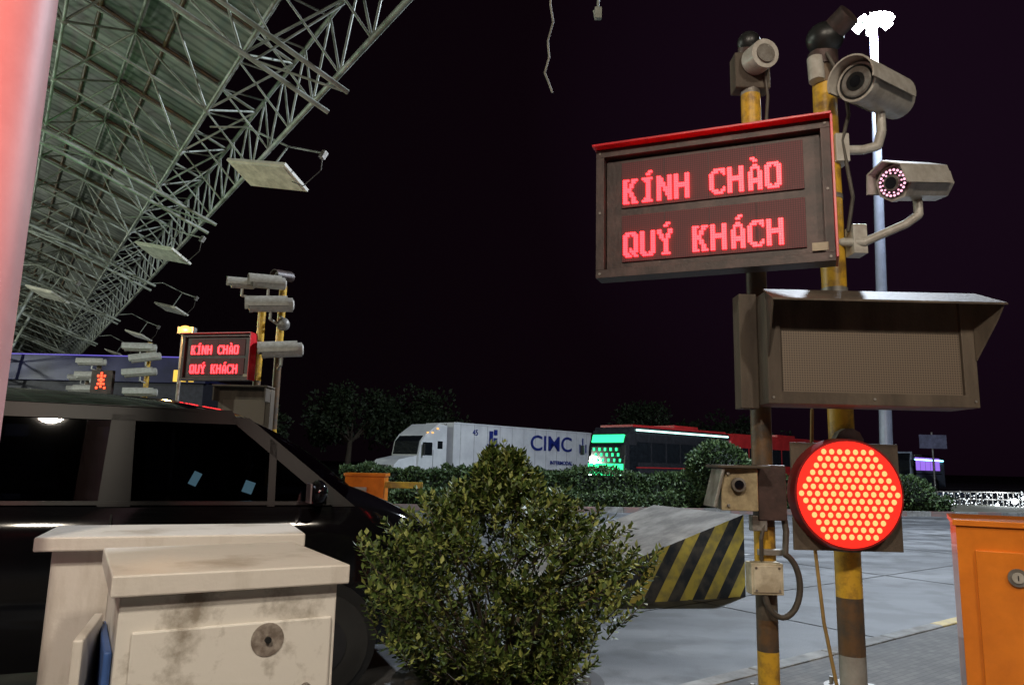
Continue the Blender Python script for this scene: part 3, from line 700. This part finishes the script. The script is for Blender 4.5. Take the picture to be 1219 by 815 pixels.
# ================================================================== van
Mv=frame((-3.08,4.6,0),(.919,.395))
M_vp=pm('black_car_paint',(.004,.004,.005),.08,.0,(.003,.003,.004),2,coat=0,spec=.35)
M_gl=glassmat('tinted_glass',(.26,.26,.29)); M_int=pm('dark_interior',(.012,.012,.014),.8,spec=.1)
M_drim=pm('dark_alloy',(.03,.03,.033),.4,.3)
b=MB('black_van'); W=1.86
st=[(-2.25,.18,1.22),(-2.2,.06,1.28),(-1.5,.0,1.29),(0,0,1.29),(1.2,0,1.29),(1.9,.0,1.29),(2.15,.01,1.30),(2.4,.05,1.26),(2.65,.14,1.16),(2.82,.28,1.02),(2.92,.42,.85),(2.95,.46,.60),(2.9,.42,.32)]
rows=[]
for x,ins,zb in st:
    ctr=zb+(.13 if 2.0<x<2.3 else .09 if x<=2.5 and x>1.95 else .05 if x>2.5 and x<2.85 else .0)
    if x<=1.95: ctr=zb
    h=zb
    P=[(ins+.10,.28),(ins+.02,.42),(ins-.0,.75),(ins+.015,min(h-.10,1.05) if h>1.1 else h*.9),(ins+.035,h-.03),(ins+.09,h)]
    mid=[(ins+.09+(W/2-ins-.09)*.5,h+(ctr-h)*.75),(W/2,ctr)]
    half=P+mid; full=half+[(W-y,z) for y,z in half[:-1][::-1]]
    rows.append([(x+ (0 if x<2.6 else .10*(1-abs(y-W/2)/(W/2))),y,z) for y,z in full])
b.grid(rows,M_vp)
b.add(rows[0],[tuple(range(len(rows[0])))],M_vp); b.add(rows[-1],[tuple(range(len(rows[0])))[::-1]],M_vp)
sy=lambda x,z: .045+(z-1.29)*.24
def side(poly,m,th=.03,off=0):
    b.prism(poly,lambda x,z:(x,sy(x,z)+off,z),lambda x,z:(x,sy(x,z)+off+th,z),m)
    b.prism(poly,lambda x,z:(x,W-sy(x,z)-off,z),lambda x,z:(x,W-sy(x,z)-off-th,z),m)
M_pil=pm('black_pillar_trim',(.006,.006,.007),.35,spec=.12)
side([(.51,1.27),(.70,1.27),(.67,1.87),(.53,1.87)],M_pil); side([(-.95,1.27),(-.78,1.27),(-.78,1.87),(-.95,1.87)],M_pil); side([(-2.2,1.27),(-1.95,1.27),(-1.85,1.87),(-2.1,1.87)],M_pil)
side([(2.0,1.27),(2.16,1.27),(1.40,1.88),(1.25,1.88)],M_pil); side([(1.55,1.27),(1.60,1.27),(1.60,1.70),(1.55,1.74)],M_pil)
side([(-2.1,1.83),(1.34,1.83),(1.28,1.93),(-2.1,1.93)],M_pil)
side([(-2.1,1.28),(2.08,1.28),(2.06,1.305),(-2.1,1.305)],M_pil,.03,-.004)
side([(-2.0,1.29),(2.05,1.29),(1.30,1.86),(-1.9,1.86)],M_gl,.004,.012)
rz=[(-2.2,1.90,1.96),(-1.2,1.93,2.06),(-.3,1.93,2.065),(.4,1.925,2.05),(.84,1.92,2.03),(1.15,1.90,1.975),(1.34,1.87,1.92)]
rr=[]
for x,ze,zc in rz:
    rr.append([(x+ .06*(1-k*k)*(1 if x>1 else 0),W/2+k*(W/2-.19),zc-(zc-ze)*abs(k)**2.2) for k in[-1,-.9,-.7,-.4,0,.4,.7,.9,1]])
b.grid(rr,M_vp); b.grid([[(x,y,z-.05) for x,y,z in r] for r in rr],M_int)
ws=[]
for t in[0,.25,.5,.75,1]:
    row=[]
    for k in[-1,-.7,-.35,0,.35,.7,1]:
        x0,z0=1.34+.06*(1-k*k),1.92-.05*abs(k)**2.2; x1,z1=2.08+.16*(1-k*k),1.30+.12*(1-k*k)
        yy=W/2+k*((W/2-.19)+(.12)*t); row.append((x0+(x1-x0)*t+.03*math.sin(math.pi*t),yy,z0+(z1-z0)*t+.03*math.sin(math.pi*t)))
    ws.append(row)
b.grid(ws,M_gl)
b.box((1.85,W/2,1.29),(.45,W-.4,.12),M_int)
for y in(.5,1.36):
    b.box((.35,y,1.35),(.16,.5,.7),M_int,Matrix.Rotation(math.radians(-12),3,'Y')); b.box((.27,y,1.72),(.1,.26,.2),M_int)
    b.box((-1.0,y,1.35),(.16,.5,.6),M_int); b.box((-1.05,y,1.68),(.1,.26,.18),M_int)
for i in range(20):
    a=2*math.pi*i/20; c=2*math.pi*(i+1)/20; f=lambda q:(1.45+.08*math.sin(q),1.36+.19*math.cos(q),1.38+.17*math.sin(q)); b.tube(f(a),f(c),.014,M_int,6)
M_ph=em('phone_screen',(.40,.80,.85),1.6)
b.box((1.08,.55,1.44),(.07,.012,.13),M_black,Matrix.Rotation(math.radians(24),3,'Y')); b.box((1.08,.543,1.44),(.058,.004,.10),M_ph,Matrix.Rotation(math.radians(24),3,'Y'))
b.box((1.46,.60,1.38),(.09,.012,.11),M_black,Matrix.Rotation(math.radians(18),3,'Y')); b.box((1.46,.593,1.38),(.075,.004,.09),M_ph,Matrix.Rotation(math.radians(18),3,'Y'))
for s,yy in((1,-.15),(-1,W+.15)):
    b.sphere((1.86,yy,1.37),.12,M_vp,16,10,(.55,1,.75)); b.box((1.80,yy,1.37),(.012,.19,.13),M_rim); b.box((1.9,yy+s*.13,1.31),(.06,.16,.04),M_vp)
    yh=-.012 if s==1 else W+.012
    b.box((.42,yh,1.12),(.2,.03,.035),M_vp); b.box((.85,yh,1.12),(.2,.03,.035),M_vp)
    b.box((.60,-.003 if s==1 else W+.003,.8),(.012,.01,.85),M_black)
    b.box((2.72,.2 if s==1 else W-.2,.98),(.3,.12,.14),M_lens,Matrix.Rotation(s*math.radians(28),3,'Z'))
for x in(-1.45,1.95):
    b.tube((x,-.012,.36),(x,.02,.36),.40,M_black,30); wheel(b,x,-.03,.34,.22,M_drim); wheel(b,x,W-.2,.34,.22,M_drim)
b.build(Mv)

# ================================================================== second gantry
led_sign(frame((-6.88,15.3,3.15),(1.47,-.30)))
pole(-5.35,15.5,.08,[(.12,1.4,Y_),(1.4,2.0,D),(2.0,2.6,Y_),(2.6,3.2,D),(3.2,4.9,Y_)]).build()
pole(-5.0,15.7,.08,[(.12,2.2,Y_),(2.2,2.8,D),(2.8,4.0,D),(4.0,5.3,Y_)]).build()
b=MB('unlit_message_sign'); b.box((-5.35,15.0,2.55),(1.05,.25,.85),M_frame2); b.box((-5.35,14.8,3.0),(1.1,.5,.03),M_frame2); b.box((-5.35,14.868,2.5),(.85,.012,.5),M_mesh)
b.box((-4.85,14.75,2.85),(.03,.35,.3),M_frame2); b.box((-5.87,14.75,2.85),(.03,.35,.3),M_frame2); b.build(bevel=.01)
def bc(f,r,rad,px,py): 
    f=Vector(f); r=Vector(r); m=(f+r)/2
    bullet('security_camera',f,r,rad,[(m.x,m.y,m.z-rad),(m.x,m.y,m.z-rad-.15),(px,py,m.z-rad-.2)],.03)
bc((-5.42,15.0,5.22),(-4.85,15.3,5.25),.13,-5.0,15.7); bc((-5.45,15.0,4.72),(-4.65,15.3,4.80),.15,-5.0,15.7); bc((-5.15,15.1,3.78),(-4.4,15.35,3.86),.15,-5.0,15.7); bc((-5.9,15.1,5.2),(-5.5,15.3,5.22),.1,-5.35,15.5)
ballc=MB('dome_camera'); ballc.sphere((-4.85,15.4,4.4),.14,M_grey,14,10); ballc.tube((-4.85,15.4,4.5),(-5.0,15.65,4.6),.04,M_grey,8); ballc.build()
bullet('pole_top_camera',(-5.05,15.4,5.45),(-4.85,15.75,5.5),.1,[(-5.0,15.7,5.4),(-5.0,15.7,5.2)],.04,M_frame)
b=MB('sodium_floodlight'); b.tube((-7.75,17.2,0),(-7.75,17.2,4.45),.04,M_grey,12); b.box((-7.62,17.1,4.5),(.36,.22,.16),M_grey); b.sphere((-7.62,16.98,4.5),.13,em('sodium_lamp_face',(1,.42,.09),2.2),14,10,(1.2,.5,.8)); o=b.build()
light('POINT','sodium_bulb',(-7.6,16.7,4.5),90,(1,.5,.15),.1,parent=o)
b=MB('lane_arrow_sign'); b.box((-15.5,28,4.3),(.8,.2,.9),M_frame)
M_r3=em('red_arrow_led',(1,.06,.02),4)
for p_ in[(0,0),(0,.1),(0,.2),(0,-.1),(0,-.2),(-.1,-.1),(.1,-.1),(-.12,.2),(.12,.2),(-.15,-.25),(.15,-.25),(0,.3),(.08,.05),(-.08,.05)]: b.box((-15.5+p_[0],27.88,4.33+p_[1]),(.085,.02,.085),M_r3)
b.tube((-15.5,28.2,0),(-15.5,28.2,4.4),.09,Y_,10); b.build(bevel=.01)
pole(-14.0,28.3,.09,[(.12,2.4,Y_),(2.4,3.2,D),(3.2,5.9,Y_)]).build()
for f,r in (((-14.6,27.6,5.6),(-13.6,28.0,5.65)),((-14.3,27.6,5.15),(-13.4,28.0,5.35)),((-14.5,27.6,4.6),(-13.5,28.0,4.75)),((-14.4,27.6,3.9),(-13.4,28.0,3.95))):
    bc(f,r,.15,-14.0,28.3)
for i,(x,y) in enumerate([(-18.5,33),(-23,40)]):
    pole(x,y,.1,[(.12,2.4,Y_),(2.4,5.6,D)]).build()
    for k in range(3): bc((x-.6,y-.6,5.6-k*.6),(x+.4,y-.2,5.65-k*.6),.15,x,y)
b=MB('barrier_machine'); b.box((-2.75,14.6,.75),(.75,.5,1.1),M_orange); b.box((-2.75,14.6,1.33),(.8,.55,.06),M_orange); b.box((-2.1,14.45,1.15),(.9,.06,.12),M_k2); b.box((-2.85,14.33,.95),(.3,.02,.3),M_camwhite); b.build(bevel=.03)
M_bw=pm('night_blue_cladding',(.03,.03,.11),.5,0,(.015,.015,.06),.6)
b=MB('toll_building'); b.box((-26.5,52,3.2),(13,8,6.4),pm('building_wall',(.05,.048,.065),.7)); b.box((-26.5,47.8,7.1),(13.6,.6,1.7),M_bw)
b.box((-26.5,52,6.5),(13.4,8.6,.25),M_bw)
M_yl=em('yellow_lit_letters',(1,.62,.08),1.2); M_wl=em('lit_window',(.75,.85,1),.35)
for i in range(3): b.box((-21.6+i*.5,47.45,6.7),(.34,.05,.75),M_yl)
for i in range(6): b.box((-31.7+i*2.1,47.97,3.4),(1.5,.06,1.5),M_wl if i%3==0 else M_win)
b.box((-26.5,47.4,7.9),(13.6,.05,.07),em('blue_edge_light',(.20,.15,.8),.7))
b.build(bevel=.02)
# far right: low fence with small lamps and distant lights
b=MB('lit_fence'); M_fw=em('fairy_light',(.85,.95,1),3)
for i in range(40):
    x=20.5+i*.3; b.tube((x,36+i*.06,0),(x,36+i*.06,.75),.025,M_grey,5)
b.tube((20.5,36,.75),(32.2,38.3,.75),.03,M_grey,6); b.tube((20.5,36,.4),(32.2,38.3,.4),.025,M_grey,6)
for i in range(380):
    x=20.6+random.random()*9; b.sphere((x,35.9+(x-20.5)*.2,.04+random.random()**1.8*.75),random.choice((.010,.014,.018,.03)),M_fw,6,4)
M_gl2=em('globe_lamp',(.8,.92,1),25)
for x,z,r in((24.6,.35,.13),(23.6,.15,.08),(25.1,.5,.07)): b.sphere((x,35.9+(x-20.5)*.2-.1,z),r,M_gl2,12,8); b.tube((x,35.9+(x-20.5)*.2,0),(x,35.9+(x-20.5)*.2,z),.02,M_grey,6)
b.build()
light('POINT','fence_glow',(24,36.2,1.0),200,(.85,.93,1),.2)
b=MB('traffic_sign'); b.tube((31.2,55,0),(31.2,55,4.6),.07,M_grey,8); b.box((31.2,54.9,3.9),(2.0,.06,1.0),pm('sign_face_grey',(.2,.2,.3),.5)); b.build()

# ================================================================== world, camera
w=bpy.data.worlds.new('World'); scn.world=w; w.use_nodes=True; nt=w.node_tree; bg=nt.nodes['Background']
tc=nt.nodes.new('ShaderNodeTexCoord'); dp=nt.nodes.new('ShaderNodeVectorMath'); dp.operation='DOT_PRODUCT'; dp.inputs[1].default_value=Vector((.50,.80,.42)).normalized()
nt.links.new(tc.outputs['Generated'],dp.inputs[0])
r=nt.nodes.new('ShaderNodeValToRGB'); r.color_ramp.elements[0].position=.6; r.color_ramp.elements[0].color=(.0018,.0009,.0015,1)
r.color_ramp.elements[1].position=1; r.color_ramp.elements[1].color=(.0072,.0027,.0072,1)
e=r.color_ramp.elements.new(.88); e.color=(.0032,.0011,.0026,1)
nt.links.new(dp.outputs['Value'],r.inputs[0]); nt.links.new(r.outputs[0],bg.inputs[0]); bg.inputs[1].default_value=1

cam=bpy.data.cameras.new('camera'); cam.sensor_width=36; cam.lens=26.0; cam.clip_end=2000; cam.clip_start=.05
co=bpy.data.objects.new('camera',cam); COL.objects.link(co)
R=Matrix.Rotation(math.radians(99.3),4,'X')@Matrix.Rotation(math.radians(1.3),4,'Z')
co.matrix_world=Matrix.Translation((0,0,1.6))@R
scn.camera=co
